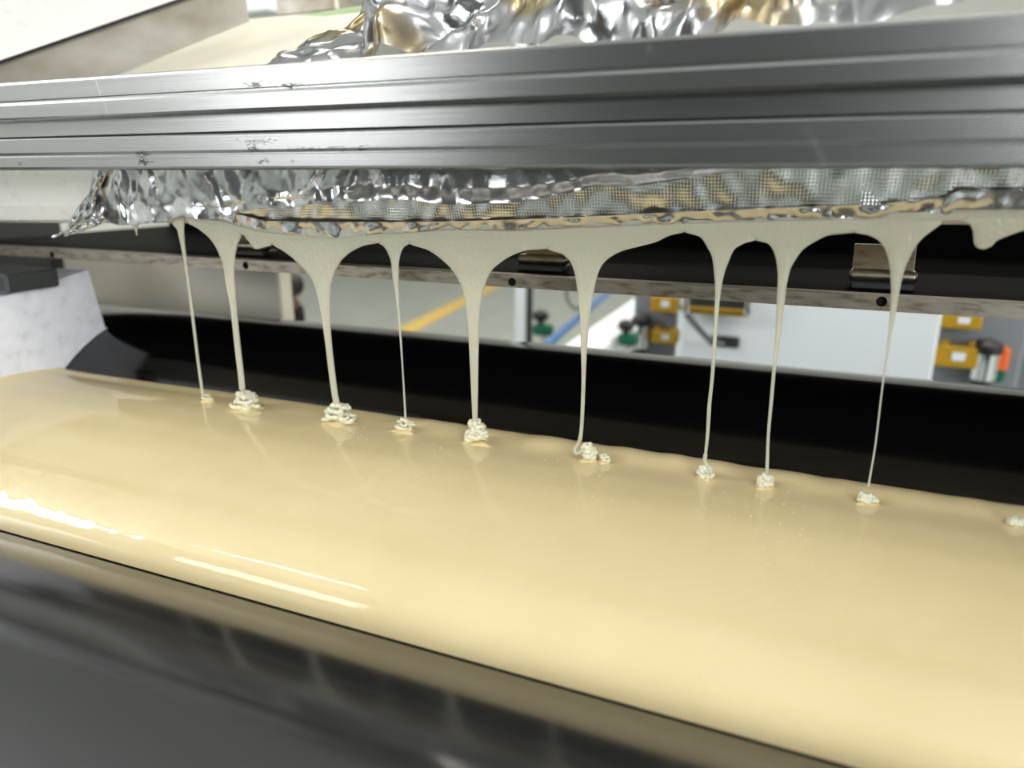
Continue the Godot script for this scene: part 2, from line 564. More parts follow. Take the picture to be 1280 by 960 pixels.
func bank_height(x: float, d: float, f: FastNoiseLite) -> float:
	var y := smooth_points(BANK, d)
	var mid := smoothstep(0.385, 0.42, d) * (1.0 - smoothstep(0.630, 0.648, d))
	y += f.get_noise_2d(x * 70.0, d * 50.0) * 0.0012 * mid
	y += f.get_noise_2d(x * 600.0 + 9.0, d * 900.0) * 0.0005 * smoothstep(0.383, 0.39, d) * (1.0 - smoothstep(0.40, 0.44, d)) * (1.0 - smoothstep(-0.55, -0.25, x))
	var back := exp(-pow((d - 0.628) / 0.018, 2.0))
	y += (-0.004 + 0.0072 * smoothstep(-0.9, -0.2, x) + 0.0035 * f.get_noise_2d(x * 260.0 + 50.0, d * 30.0) * smoothstep(-0.6, -0.3, x)) * back
	y += 0.006 * exp(-(x - DAM_X) / 0.02) * mid                 # it creeps up the end dam
	return y

func make_bank() -> void:
	var f := bank_noise()
	var rows := []
	var ds := []
	for k in 91:
		var t := k / 90.0
		ds.append(lerpf(0.380, 0.648, 0.5 - 0.5 * cos(PI * t) if t < 0.0 else lerpf(t, 0.5 - 0.5 * cos(PI * t), 0.6)))
	for d in ds:
		var row := []
		for q in 421:
			var x := lerpf(DAM_X, 0.72, q / 420.0)
			row.append(dy(x, d, bank_height(x, d, f)))
		rows.append(row)
	# the underside follows the two rollers down to the nip
	var b := Buf.new()
	b.sheet(rows, Vector3.UP)
	var under := []
	for p in [[0.380, -0.3276], [0.3835, -0.3303], [0.393, -0.3355], [0.432, -0.366], [0.50, -0.43], [0.545, -0.42], [0.571, -0.36], [0.598, -0.303], [0.648, -0.2610]]:
		var row := []
		for q in 421:
			var x := lerpf(DAM_X, 0.72, q / 420.0)
			row.append(dy(x, p[0], bank_height(x, p[0], f) if p[0] == 0.38 or p[0] == 0.648 else p[1]))
		under.append(row)
	b.sheet(under, Vector3.DOWN)
	var o := obj("resin_bank", b.done(), M.resin)
	tag(o, "wide glossy bank of cream resin lying between the two black rollers", "resin")
	b = Buf.new()
	for k in 150:
		var px_: Array = [[870, 0.30], [905, 0.22], [955, 0.2], [985, 0.18], [700, 0.15], [560, 0.15], [470, 0.12], [760, 0.12]][k % 8]
		var p0 := px(px_[0] + rng.randfn(0, 14), 600, DRIP_D)
		var d: float = 0.60 - rng.randf() * px_[1] * 0.9
		var at := dy(p0.x + (0.6 - d) * 0.25, d, bank_height(p0.x + (0.6 - d) * 0.25, d, f))
		var rr := rng.randf_range(0.0003, 0.0008)
		tube(b, [at + Vector3(-rr * 0.5, 0, 0), at, at + Vector3(rr * 0.5, 0, 0)], [rr * 0.7, rr, rr * 0.7], 8)
	var bub := obj("bubbles", b.done(), M.resin, o)
	bub.set_meta("kind", "stuff")

# ------------------------------------------------------------------ drips

# one drip: the outline of its funnel and thread as left and right edges, photo points from the lip down
func drip(called: String, label: String, left: Array, right: Array, tail: Array, top: float, group := "resin threads under the foil") -> Node3D:
	var ends: float = left[-1][1]
	var lf := left.map(func(e): return [e[1], e[0]])
	var rf := right.map(func(e): return [e[1], e[0]])
	var root := px((left[-1][0] + right[-1][0]) / 2.0, ends, DRIP_D)
	var t := thing(called, label, "resin drip", root, group)
	var ys := []
	var y := top
	while y < ends:
		ys.append(y)
		y += 1.0 if y < top + 60.0 else (2.5 if y < top + 110.0 else 7.0)
	ys.append(ends)
	var rows := []
	var n := 28
	for yy in ys:
		var a := smooth_points(lf, yy)
		var c := smooth_points(rf, yy)
		var p := px(a, yy, DRIP_D)
		var q := px(c, yy, DRIP_D)
		var half := p.distance_to(q) / 2.0
		var ax := (q - p) / maxf(2.0 * half, 1e-6)
		var thick := minf(half, 0.0026 + 0.0006 * exp(-half / 0.01))
		var e := lerpf(2.0, 5.0, clampf((half - 0.004) / 0.02, 0.0, 1.0))
		var mid := (p + q) / 2.0
		var row := []
		for s in n + 1:
			var an := TAU * (s % n) / n
			var cx := signf(cos(an)) * pow(absf(cos(an)), 2.0 / e)
			var cz := signf(sin(an)) * pow(absf(sin(an)), 2.0 / e)
			row.append(mid + ax * (half * cx) + Vector3(0, 0, thick * cz))
		rows.append(row)
	var cap := []
	for s in n + 1:
		cap.append(px((left[-1][0] + right[-1][0]) / 2.0, ends + 0.6, DRIP_D))
	rows.append(cap)
	var mid_r: int = rows.size() / 2
	var c0 := Vector3.ZERO
	for s in n: c0 += rows[mid_r][s] / n
	var f: Vector3 = ((rows[mid_r + 1][1] - rows[mid_r][0]) as Vector3).cross(rows[mid_r][1] - rows[mid_r][0])
	if f.dot(rows[mid_r][0] - c0) < 0.0:
		for r in rows: r.reverse()
	var b := Buf.new()
	tube_sheet(b, rows)
	if tail.size():                                           # the foot of the thread, where it buckles
		var path := []
		for e in tail: path.append(px(e[0], e[1], DRIP_D + (e[2] if e.size() > 2 else 0.0)))
		var curve := Curve3D.new()
		for k in path.size():
			var tang: Vector3 = (path[mini(k + 1, path.size() - 1)] - path[maxi(k - 1, 0)]) / 6.0
			curve.add_point(path[k], -tang, tang)
		var pts := []
		for k in 25: pts.append(curve.sample_baked(curve.get_baked_length() * k / 24.0, true))
		tube(b, pts, [0.0018], 10)
	obj("thread", b.done(), M.thread, t)
	return t

# a heap of thread that has folded onto itself: w and h in photo pixels
func coil(t: Node3D, x: float, y: float, w: float, h: float, seed_: int, turns: float, rad := 0.0023, flat := false) -> void:
	var r := RandomNumberGenerator.new()
	r.seed = seed_
	var mm := px(x, y, DRIP_D).distance_to(px(x + 1, y, DRIP_D))
	var c := px(x, y + h * 0.45, DRIP_D)
	c.y = EYE.y + bank_height(c.x, DRIP_D, bank_noise()) + 0.001
	c.z = -DRIP_D
	var pts := []
	var n := int(turns * 14)
	var curve := Curve3D.new()
	var an := r.randf() * TAU
	for k in n:
		var q := k / float(n - 1)
		an += TAU * turns / n * r.randf_range(0.4, 1.6)
		var rr := mm * w * 0.5 * lerpf(1.0, 0.55, q) * r.randf_range(0.35, 1.1)
		var yy := mm * h * (0.1 + 0.72 * q) + r.randf_range(-0.1, 0.1) * mm * h
		pts.append(c + Vector3(cos(an) * rr, yy, sin(an) * rr * 0.8))
	for k in n:
		var tang: Vector3 = (pts[mini(k + 1, n - 1)] - pts[maxi(k - 1, 0)]) / 6.0
		curve.add_point(pts[k], -tang, tang)
	var path := []
	var radii := []
	var steps := int(n * 3)
	for k in steps + 1:
		path.append(curve.sample_baked(curve.get_baked_length() * k / steps, true))
		radii.append(rad * r.randf_range(0.8, 1.25))
	var b := Buf.new()
	tube(b, path, radii, 9)
	obj("resin_coil", b.done(), M.coil, t)
	# the low puddle that the heap sinks into
	var rows := []
	for k in 7:
		var q := k / 6.0
		var row := []
		for s in 25:
			var a := TAU * (s % 24) / 24.0
			var wob := 1.0 + 0.22 * sin(a * 3.0 + seed_) + 0.15 * sin(a * 5.0 + 2.0 * seed_)
			row.append(c + Vector3(cos(a) * mm * w * 0.62 * q * wob, mm * 3.0 * (1.0 - q * q) - 0.0020 * q, sin(a) * mm * w * 0.5 * q * wob))
		rows.append(row)
	var pb := Buf.new()
	pb.sheet(rows, Vector3.UP, Vector3.ZERO, [], Vector2.ONE, true)
	obj("puddle", pb.done(), M.resin, t)

const APEX := [[236, 279], [302, 292], [330, 301], [346, 303], [474, 302], [512, 302.5], [686, 309.5], [856, 288], [944, 298.5], [1069, 289], [1180, 275], [1205, 275], [1330, 276], [1650, 270]]

func make_film() -> void:                                  # the sheet of resin that creeps over the hem and feeds the threads
	var rows := []
	var n := 14
	for q in 400:
		var x := lerpf(238.0, 1650.0, q / 399.0)
		var y0 := lerp_points(LIP, x) - 5.0
		var y1 := maxf(smooth_points(APEX, x) + 1.8, y0 + 2.0)
		var ring := []
		for k in n + 1:                                        # front from the bottom up, then the back down again
			var t := k / float(n / 2)
			var v: float = t if t <= 1.0 else 2.0 - t
			var th := lerpf(0.0019, 0.0036, v) * (1.0 if t <= 1.0 else -1.0)
			if k == 0 or k == n: th = 0.0
			ring.append(px(x, lerpf(y1, y0, v), DRIP_D) + Vector3(0, 0, th))
		rows.append(ring)
	var b := Buf.new()
	b.sheet(rows, Vector3.ZERO, px(700, 290, DRIP_D))
	var o := obj("resin_film", b.done(), M.thread)
	tag(o, "thin film of resin along the foil hem that feeds the hanging threads", "resin")

func make_drips() -> void:
	make_film()
	var t := drip("resin_drip", "thin resin thread hanging alone at the torn left end of the foil, leftmost",
		[[216, 270], [216, 279], [222, 287], [225.5, 301], [228, 314], [231, 332], [238.5, 387], [246.5, 453], [252.5, 496]],
		[[231, 270], [230, 280], [229.5, 290], [230, 301], [231.6, 314], [233.5, 332], [241, 387], [249, 453], [255, 496]], [], 270)
	coil(t, 258, 495, 12, 7, 3, 1.6, 0.0012)
	t = drip("resin_drip", "resin thread with a ribbed slanting funnel and flat folded coil, second from left",
		[[238, 270], [238, 278], [250, 287], [260.5, 295.5], [268.6, 305.6], [273.7, 316], [279, 330], [282.5, 353], [289, 387], [294, 433], [298, 467], [300, 487]],
		[[302, 270], [301, 294.5], [296, 307.6], [293.5, 322], [292.3, 340], [293, 353], [295.5, 387], [300, 433], [304, 467], [306, 487]],
		[[303, 484], [303.5, 491], [309, 494, -0.003], [316, 493, -0.004], [318, 498, -0.004], [311, 502, -0.006]], 270)
	coil(t, 309, 502, 30, 16, 11, 4.0)
	t = drip("resin_drip", "thick resin thread ending in a spiky white clump, third from left",
		[[336, 280], [340, 304], [355, 314], [370, 325.6], [381, 337], [390.6, 350], [397, 369], [402, 395], [407.5, 432.5], [411, 462.5], [415.7, 496], [420, 517]],
		[[475, 280], [475, 303], [456, 307], [437.5, 316], [424, 329], [417, 344], [413, 361], [412, 387.5], [414, 425], [418, 462.5], [422.5, 496], [428, 517]], [], 280)
	coil(t, 425, 523, 34, 22, 23, 4.5)
	t = drip("resin_drip", "slim resin thread with a narrow funnel and small clump, fourth from left",
		[[473, 280], [474, 304], [479, 307], [484, 314], [489, 327.5], [491, 346], [494.5, 369], [498.6, 410], [502, 455], [504.6, 500], [506, 531]],
		[[513, 280], [512.5, 304], [505, 309], [500.5, 318], [498.3, 331], [498, 350], [499, 376], [502.5, 432], [505.2, 477], [508.6, 531]], [], 280)
	coil(t, 507, 536, 24, 16, 31, 3.0, 0.0015)
	t = drip("resin_drip", "broad resin funnel with a straight thread on a tall knotted clump, middle of nine",
		[[511, 280], [512, 304], [535, 312.5], [554, 325.6], [567, 339], [576, 356], [581, 372.5], [584.5, 402.5], [587, 444], [589, 485], [591.5, 535]],
		[[687, 280], [686, 311], [669, 311.5], [646, 317], [627.5, 327], [614, 339], [607, 354], [602, 372.5], [599, 402.5], [598, 440], [597.5, 477.5], [596.5, 535]], [], 280)
	coil(t, 597, 547, 30, 26, 44, 5.5)
	t = drip("resin_drip", "broad resin funnel, its thread hooked left at the foot beside a trailing lump",
		[[684, 275], [685, 311], [704, 318], [714, 329], [719, 344], [722, 365], [725, 399], [726, 432], [727, 470], [726, 507.5], [724.5, 537.5], [722, 551]],
		[[857, 275], [856, 289.5], [837.5, 294.5], [819, 303], [800, 308], [777.5, 314], [762.5, 322], [753, 331], [747.5, 342.5], [743, 361], [738, 391], [734.5, 425], [732.5, 462.5], [731, 500], [729.5, 530], [727.5, 551]],
		[[724.7, 549], [722, 556], [719, 561.5], [720.5, 567, -0.002], [726, 565, -0.004], [731, 562, -0.004]], 275)
	coil(t, 735, 568, 22, 22, 52, 4.0)
	coil(t, 755, 567, 15, 10, 53, 2.5, 0.0015)
	t = drip("resin_drip", "wavy resin thread whose foot curls to the right over a small ring, third from right",
		[[855, 275], [856, 289.5], [875, 296], [884, 309], [890, 322], [892.6, 342], [893.8, 365], [892.6, 395], [890.6, 432], [887.6, 477], [884, 511], [882.5, 540], [880, 570]],
		[[946, 275], [944, 300], [931, 304], [918, 312], [911, 327], [904.5, 346], [900.5, 369], [897.5, 402], [895, 440], [892, 477], [889.6, 500], [888.3, 519], [886.5, 545], [883.5, 570]],
		[[882, 568], [881, 576], [884, 582], [889, 585, -0.002], [888, 590, -0.004], [882, 590, -0.006]], 275)
	coil(t, 881, 595, 20, 16, 67, 3.0)
	t = drip("resin_drip", "straight resin thread under a wide lopsided funnel, second from right",
		[[942, 275], [944, 300], [959, 304], [966, 312.5], [970, 325.6], [972, 346], [971, 372], [969.5, 410], [966, 455], [962, 500], [958, 552], [956.5, 590]],
		[[1070, 272], [1068, 290], [1051, 290.5], [1036, 294], [1019, 302], [1004, 312], [995, 324], [988, 337], [984, 354], [981, 376], [977, 410], [971, 451], [966.5, 500], [962, 552], [961, 590]], [], 272)
	coil(t, 956, 600, 25, 18, 71, 3.5)
	t = drip("resin_drip", "slanting resin thread thinning towards its foot, rightmost, in front of the steel bracket",
		[[1066, 270], [1068, 290.5], [1085, 294], [1098, 301], [1106, 312], [1110.5, 327], [1113, 346], [1113.6, 365], [1112, 395], [1108.6, 432], [1104, 466], [1099, 507], [1093, 556], [1084, 608]],
		[[1186, 265], [1179, 277.6], [1165.6, 288], [1154, 297], [1143, 311], [1135.6, 325.6], [1130, 340], [1126, 357], [1122, 380], [1117, 406], [1111, 440], [1106, 470], [1101, 511], [1095.5, 556], [1087, 608]], [], 265)
	coil(t, 1084, 618, 30, 13, 83, 3.0, 0.0018)
	t = drip("resin_lobe", "short blunt lobe of resin hanging from the foil lip near the right edge",
		[[1184, 262], [1200, 276], [1211, 280], [1216, 290], [1217, 303], [1221, 309.5], [1227, 311.5]],
		[[1330, 262], [1320, 280], [1280, 288], [1257, 296], [1246, 301], [1239, 308], [1231, 311.5]], [], 262, "short lobes of resin under the foil")
	t = drip("resin_lobe", "rounded lobe of resin on the foil lip between second and third threads",
		[[302, 280], [307, 296], [311, 301], [315, 307], [319, 311]],
		[[346, 280], [339, 307], [332, 308.6], [328, 310], [324, 311.7]], [], 280, "short lobes of resin under the foil")
	t = drip("resin_lobe", "tiny hooked wisp of resin at the far left of the trough edge",
		[[158, 274], [164, 280], [167.5, 284], [169.5, 289], [170.5, 294]],
		[[178, 274], [173, 280.5], [170.8, 284], [171.2, 289], [171.6, 294]], [], 274, "short lobes of resin under the foil")
	t = thing("resin_clump", "pale resin clump on the bank at the right edge of the picture", "resin drip", px(1273, 633, DRIP_D))
	coil(t, 1274, 632, 22, 9, 91, 2.5)

# ------------------------------------------------------------------ foil

const TORN := [[60, 276], [133, 276], [150, 282], [170, 281], [205, 277], [225, 271], [250, 274], [268, 273.5], [285, 269], [325, 260], [350, 261], [400, 254], [440, 251.5], [505, 249], [560, 256], [640, 253], [700, 244], [745, 232], [800, 232], [870, 222], [960, 210], [1010, 200], [1400, 150]]
const FOLD := [[200, 262], [290, 268], [330, 278], [400, 279.5], [560, 279], [700, 274.5], [850, 267], [930, 264], [1050, 259], [1100, 257], [1180, 249], [1200, 240], [1280, 240], [1400, 236]]
const LIP := [[200, 276], [260, 277], [290, 283], [300, 287], [330, 294], [380, 299], [420, 303], [470, 297], [500, 296], [560, 291], [640, 292], [720, 288], [850, 284], [930, 281], [1000, 279], [1100, 277.5], [1170, 276.5], [1190, 270], [1280, 268], [1650, 262]]

const FOLDS := [[0.95, 0.20, 1.0, 0.1], [0.70, -0.75, 1.35, 0.37], [0.80, 0.62, 1.7, 0.81], [0.99, -0.12, 2.6, 0.55], [0.35, 0.93, 2.2, 0.23], [0.60, -0.80, 3.7, 0.64], [0.85, 0.50, 4.9, 0.92]]

func crumple(f: FastNoiseLite, _g: FastNoiseLite, x: float, y: float) -> float:
	# straight folds in many directions: flat facets that meet in sharp creases; some folds fade out
	var wx := x + 0.18 * f.get_noise_2d(x * 0.35, y * 0.35)
	var wy := y + 0.18 * f.get_noise_2d(x * 0.35 + 90.0, y * 0.35)
	var out := 0.0
	var k := 0
	for e in FOLDS:
		var t: float = (wx * e[0] + wy * e[1]) * e[2] + e[3]
		var tri := absf(fposmod(t, 1.0) - 0.5) * 2.0
		var on := smoothstep(-0.6, 0.3, f.get_noise_2d(x * 0.5 + 37.0 * k, y * 0.5 + 11.0 * k))
		out += (tri - 0.5) / e[2] * on
		k += 1
	return 0.35 + out

func make_foil() -> void:
	var f := FastNoiseLite.new()
	f.seed = 7
	f.noise_type = FastNoiseLite.TYPE_SIMPLEX
	f.frequency = 1.0
	f.fractal_type = FastNoiseLite.FRACTAL_NONE
	var g := FastNoiseLite.new()
	g.seed = 19
	g.noise_type = FastNoiseLite.TYPE_CELLULAR
	g.frequency = 1.0
	g.cellular_return_type = FastNoiseLite.RETURN_DISTANCE2_SUB
	var t := thing("foil_wrap", "crumpled aluminium foil wrapped over the trough edge above the threads, torn along its hem", "foil", px(640, 260, 0.59))
	# the crinkled outer sheet, from behind the profile down to its torn edge
	var rows := []
	for r in 46:
		var row := []
		for q in 721:
			var x := lerpf(112.0, 1650.0, pow(q / 720.0, 0.95))
			var v := r / 45.0
			var y0 := 168.0
			var y1 := maxf(lerp_points(TORN, x), y0 + 6.0)
			var y := lerpf(y0, y1, v)
			var xx := x
			if x < 150.0: xx = x + (150.0 - x) / 38.0 * lerpf(12.0, -6.0, v) * (1.0 if v < 0.7 else 1.0)
			var w := px(xx, y, 0.586)
			var calm := lerpf(1.0, 0.5, smoothstep(430.0, 620.0, x)) 
			var k := crumple(f, g, w.x * 13.0, w.y * 9.0) + 0.10 * (crumple(f, g, w.x * 40.0 + 7.0, w.y * 30.0) - 0.35)
			var d := 0.585 + lerpf(-0.007 + 0.013 * v, 0.0, smoothstep(330.0, 520.0, x)) - 0.0050 * calm * (k - 0.35) - 0.003 * smoothstep(0.75, 1.0, v)
			row.append(px(xx, y, d))
		rows.append(row)
	var b := Buf.new()
	b.sheet(rows, Vector3.BACK)
	tag(obj("outer_sheet", b.done(), M.foil, t), "crinkled silver sheet with a torn lower edge")
	# the dimpled sheet beneath it
	rows = []
	var uvx := 0.0
	for r in 21:
		var row := []
		for q in 521:
			var x := lerpf(225.0, 1650.0, q / 520.0)
			var v := r / 20.0
			var y1 := lerp_points(FOLD, x)
			var y := lerpf(minf(lerp_points(TORN, x) - 14.0, y1 - 8.0), y1, v)
			var w := px(x, y, 0.59)
			row.append(px(x, y, 0.5865 + lerpf(0.0118, 0.0105, smoothstep(600.0, 900.0, x)) * v + 0.0016 * f.get_noise_2d(w.x * 9.0, w.y * 16.0) + 0.001 * f.get_noise_2d(w.x * 40.0, w.y * 30.0)))
		rows.append(row)
	b = Buf.new()
	b.sheet(rows, Vector3.BACK)
	for k in b.v.size():
		b.u[k] = Vector2(b.v[k].x, b.v[k].y) / 0.0026
	tag(obj("dimpled_sheet", b.done(), M.embossed_foil, t), "dimpled sheet showing under the torn edge")
	# the turned up hem along the bottom, creased
	rows = []
	for r in 15:
		var row := []
		for q in 541:
			var x := lerpf(232.0, 1650.0, q / 540.0)
			var v := r / 14.0
			var y := lerpf(lerp_points(FOLD, x) - 2.0, lerp_points(LIP, x) + 1.5 * f.get_noise_1d(x * 0.05), v)
			var w := px(x, y, 0.59)
			var k := crumple(f, g, w.x * 22.0 + 90.0, w.y * 14.0)
			row.append(px(x, y, 0.5935 + 0.0065 * v - 0.0042 * (k - 0.35) * sin(PI * clampf(v, 0.12, 0.95))))
		rows.append(row)
	b = Buf.new()
	b.sheet(rows, Vector3.BACK)
	tag(obj("hem", b.done(), M.foil, t), "shiny creased hem folded along the bottom")
	# the twisted corner that sticks out at the left
	var flaps := [
		[[[124, 214], [113, 238], [93, 265], [82, 287], [63, 296]], [[136, 214], [122, 240], [117, 264], [88, 288], [67, 298]], 0.578],
		[[[121, 262], [110, 274], [95, 282], [84, 288]], [[134, 275], [123, 282], [108, 288], [80, 296]], 0.574]]
	for e in flaps:
		rows = []
		for r in 25:
			var row := []
			for q in 9:
				var v: float = r / 24.0 * (e[0].size() - 1)
				var k := mini(int(v), e[0].size() - 2)
				var fr := v - k
				var pa := Vector2(e[0][k][0], e[0][k][1]).lerp(Vector2(e[0][k + 1][0], e[0][k + 1][1]), fr)
				var pb := Vector2(e[1][k][0], e[1][k][1]).lerp(Vector2(e[1][k + 1][0], e[1][k + 1][1]), fr)
				var p := pa.lerp(pb, q / 8.0)
				row.append(px(p.x, p.y, e[2] + 0.006 * absf(q / 8.0 - 0.45) + 0.004 * crumple(f, g, p.x * 0.12, p.y * 0.08)))
			rows.append(row)
		b = Buf.new()
		b.sheet(rows, Vector3.BACK)
		tag(obj("corner_flap", b.done(), M.foil, t), "twisted foil corner pulled out to the left")
	# the heap of foil over the trough, above the aluminium profile
	var heap := thing("foil_heap", "heap of crumpled foil with amber resin smears above the aluminium profile", "foil", dy(0, 0.7, 0.09))
	rows = []
	var cols := []
	var s := FastNoiseLite.new()
	s.seed = 40
	s.frequency = 1.0
	s.fractal_octaves = 3
	for r in 81:
		for_heap(rows, cols, r, f, g, s)
	b = Buf.new()
	b.sheet(rows, Vector3(0, 0.3, 1), Vector3.ZERO, cols)
	obj("heap_sheet", b.done(), M.stained_foil, heap)

func for_heap(rows: Array, cols: Array, r: int, f: FastNoiseLite, g: FastNoiseLite, s: FastNoiseLite) -> void:
	var row := []
	var v := r / 80.0
	for q in 321:
		var u := q / 320.0
		var x := lerpf(-0.56, 0.52, u)
		var rise := smoothstep(0.0, 0.20, u)
		var d := 0.565 + 0.20 * v
		var y := 0.085 + 0.19 * pow(v, 0.8) * rise + 0.012 * rise
		var k := crumple(f, g, x * 7.5 + 4.0, v * 2.2 + 3.0)
		var k2 := crumple(f, g, x * 21.0 + 40.0, v * 6.0)
		d -= (0.030 * (k - 0.4) + 0.010 * (k2 - 0.4)) * (0.35 + 0.65 * rise)
		y += 0.010 * (k - 0.4)
		row.append(dy(x, d, y))
		var st := s.get_noise_2d(x * 6.0, v * 3.0) + 0.55 * smoothstep(0.45, 0.75, u) * (1.0 - smoothstep(0.80, 0.98, u)) + 0.25 * (1.0 - smoothstep(0.02, 0.2, u)) - 0.10
		var a := smoothstep(0.08, 0.28, st)
		cols.append(Color(1, 1, 1).lerp(Color(0.90, 0.68, 0.30), 0.8 * a))
	rows.append(row)

# ------------------------------------------------------------------ the machine

func make_machine() -> void:
	# end frames that carry the rollers
	obj_thing("machine_stand", extrude(PackedVector2Array([Vector2(-0.05, -1.3), Vector2(1.12, -1.3), Vector2(1.12, -0.02), Vector2(0.5, -0.02), Vector2(-0.05, -0.25)]), -1.62, -1.56), M.dark_metal, "dark steel end frame at the left ends of the rollers", "machine frame")
	obj_thing("machine_stand", extrude(PackedVector2Array([Vector2(-0.05, -1.3), Vector2(1.12, -1.3), Vector2(1.12, -0.02), Vector2(0.5, -0.02), Vector2(-0.05, -0.25)]), 0.78, 0.84), M.dark_metal, "dark steel end frame at the right ends of the rollers", "machine frame")
	# rollers
	var o := obj_thing("roller", extrude(circle(FRONT_C, ROLL_R, 180), -1.555, 0.775, true), M.grey_roller, "glossy black roller in the foreground, nearest the viewer", "roller")
	o = obj_thing("roller", extrude(circle(BACK_C, ROLL_R, 180), -1.555, 0.775, true), M.black_roller, "glossy black roller behind the resin bank and threads", "roller")
	# the end dam: a slab cut to the rollers
	var poly := PackedVector2Array([Vector2(0.30, -0.20), Vector2(0.576, -0.150), Vector2(0.701, -0.131), Vector2(0.713, -0.2165)])
	for k in 13:
		var a := deg_to_rad(lerpf(109.0, 176.0, k / 12.0))
		poly.append(BACK_C + Vector2.from_angle(a) * (ROLL_R + 0.001))
	for k in 13:
		var a := deg_to_rad(lerpf(28.0, 84.0, k / 12.0))
		poly.append(FRONT_C + Vector2.from_angle(a) * (ROLL_R + 0.001))
	obj_thing("end_dam", extrude(poly, DAM_X - 0.06, DAM_X), M.dam_plastic, "white plastic end dam fitted between the rollers at the left end of the resin", "dam")
	var b := Buf.new()
	bx(b, (px(20, 352, 0.60) + Vector3(-0.035, 0.001, -0.01)), Vector3(0.11, 0.024, 0.07), 0.003)
	obj_thing("clamp_block", b.done(), M.dark_metal, "dark steel clamp block on top of the white end dam", "clamp")
	# the black plate with the steel nosing under the trough
	var t := thing("feed_plate", "black plate with a drilled steel front edge under the foil, behind the threads", "plate", dy(-0.2, 0.8, -0.115))
	obj("plate", box(dy(-0.245, 0.90, -0.108), Vector3(1.93, 0.0126, 0.42), 0.001), M.black_plate, t)
	obj("back_panel", box(dy(-0.245, 1.105, -0.02), Vector3(1.93, 0.165, 0.012), 0.001), M.black_plate, t)
	var edge := CSGBox3D.new()
	edge.name = "steel_edge"
	edge.size = Vector3(1.95, 0.0130, 0.016)
	t.add_child(edge)
	edge.position = dy(-0.245, 0.690, -0.1075) - t.position
	edge.material = M.steel
	for q in [[65, 318.5], [307, 332], [640, 352.5], [1102, 377]]:
		var w := px(q[0], q[1], 0.682)
		var h := CSGCylinder3D.new()
		h.name = "bolt_hole"
		h.operation = CSGShape3D.OPERATION_SUBTRACTION
		h.radius = 0.0044
		h.height = 0.012
		h.sides = 24
		h.rotation.x = PI / 2
		edge.add_child(h, true)
		h.position = Vector3(w.x - edge.position.x - t.position.x, w.y - edge.position.y - t.position.y, 0.008)
		h.material = M.hole
	# steel brackets standing on the plate
	var where := [[1105, 330, "polished steel bracket on the black plate behind the rightmost thread"], [680, 330, "steel bracket on the black plate behind the middle funnels"], [318, 312, "steel bracket on the black plate behind the lobe near the left"]]
	for e in where:
		var w := px(e[0], e[1], 0.74)
		w.y = EYE.y - 0.1017
		var br := thing("bracket", e[2], "bracket", w, "brackets on the feed plate")
		var size := 0.052
		obj("foot", box(w + Vector3(0, 0.003, 0), Vector3(size, 0.006, 0.03), 0.001), M.dark_metal, br)
		obj("bracket_bar", bar(w + Vector3(-size / 2, 0.011, 0.004), w + Vector3(size / 2, 0.011, 0.004), 0.006), M.steel, br)
		obj("bracket_plate", box(w + Vector3(0, 0.024, -0.010), Vector3(size, 0.030, 0.004), 0.001, Basis(Vector3.RIGHT, -0.4)), M.steel, br)
	# the white trough beam under the foil
	poly = PackedVector2Array([Vector2(0.622, -0.0615), Vector2(0.616, -0.0605), Vector2(0.609, -0.057), Vector2(0.607, -0.04), Vector2(0.607, -0.015), Vector2(0.609, 0.005), Vector2(0.613, 0.024), Vector2(0.618, 0.036), Vector2(0.63, 0.045), Vector2(0.66, 0.052), Vector2(0.78, 0.052), Vector2(0.78, -0.0615)])
	obj_thing("trough_beam", tilted(extrude(poly, -1.558, 0.775), -0.95, 0.024), M.white_paint, "white trough beam under the foil, bare at the left", "trough")
	# the aluminium profile
	make_profile()
	# above the profile at the left
	obj_thing("guard_panel", plate(px(-80, 103, 0.78), px(-80, -90, 0.78), px(300, -90, 0.955), px(300, -28, 0.955), 0.004), M.white_paint, "cream sheet metal guard panel in the top left corner", "panel")
	var sp := thing("stainless_guard", "brushed stainless guard plate standing slanted above the left end of the profile", "panel", px(160, 60, 0.70))
	obj("plate", plate(px(-80, 186, 0.62), px(-80, 108, 0.62), px(304, -26, 0.82), px(311, 27, 0.82), 0.003), M.stainless, sp)
	obj("top_flange", plate(px(-80, 108, 0.62), px(304, -26, 0.82), px(303, -30, 0.84), px(-80, 103, 0.64), 0.002), M.stainless, sp)
	obj("edge_seal", plate(px(-80, 103, 0.615), px(-80, 108, 0.615), px(304, -25, 0.815), px(304, -29, 0.815), 0.002), M.black_rubber, sp)
	var cb := thing("trough_board", "cream board with a green taped edge beside the foil heap", "board", px(320, 60, 0.72))
	obj("board", plate(px(90, 125, 0.72), px(420, 100, 0.72), px(500, 5, 0.94), px(300, 25, 0.94), 0.006), M.cream_board, cb)
	tag(obj("tape", plate(px(337, 37, 0.908), px(425, 30.5, 0.908), px(468, 5, 0.936), px(330, 25, 0.936), 0.0005), M.green_tape, cb), "pale green tape")
	obj_thing("machine_block", box(px(392, -6, 1.15), Vector3(0.13, 0.07, 0.05), 0.004), M.stainless, "grey machine block behind the green taped board, at the top edge", "machine")
	obj_thing("lamp_cover", box(px(318, -8, 1.5), Vector3(0.12, 0.09, 0.05), 0.004), M.cabinet_white, "small white casing behind the stainless guard, at the top edge", "machine")

func obj_thing(called: String, mesh: Mesh, m: Material, label: String, category: String, group := "") -> MeshInstance3D:
	var o := obj(called, mesh, m)
	tag(o, label, category, group)
	return o

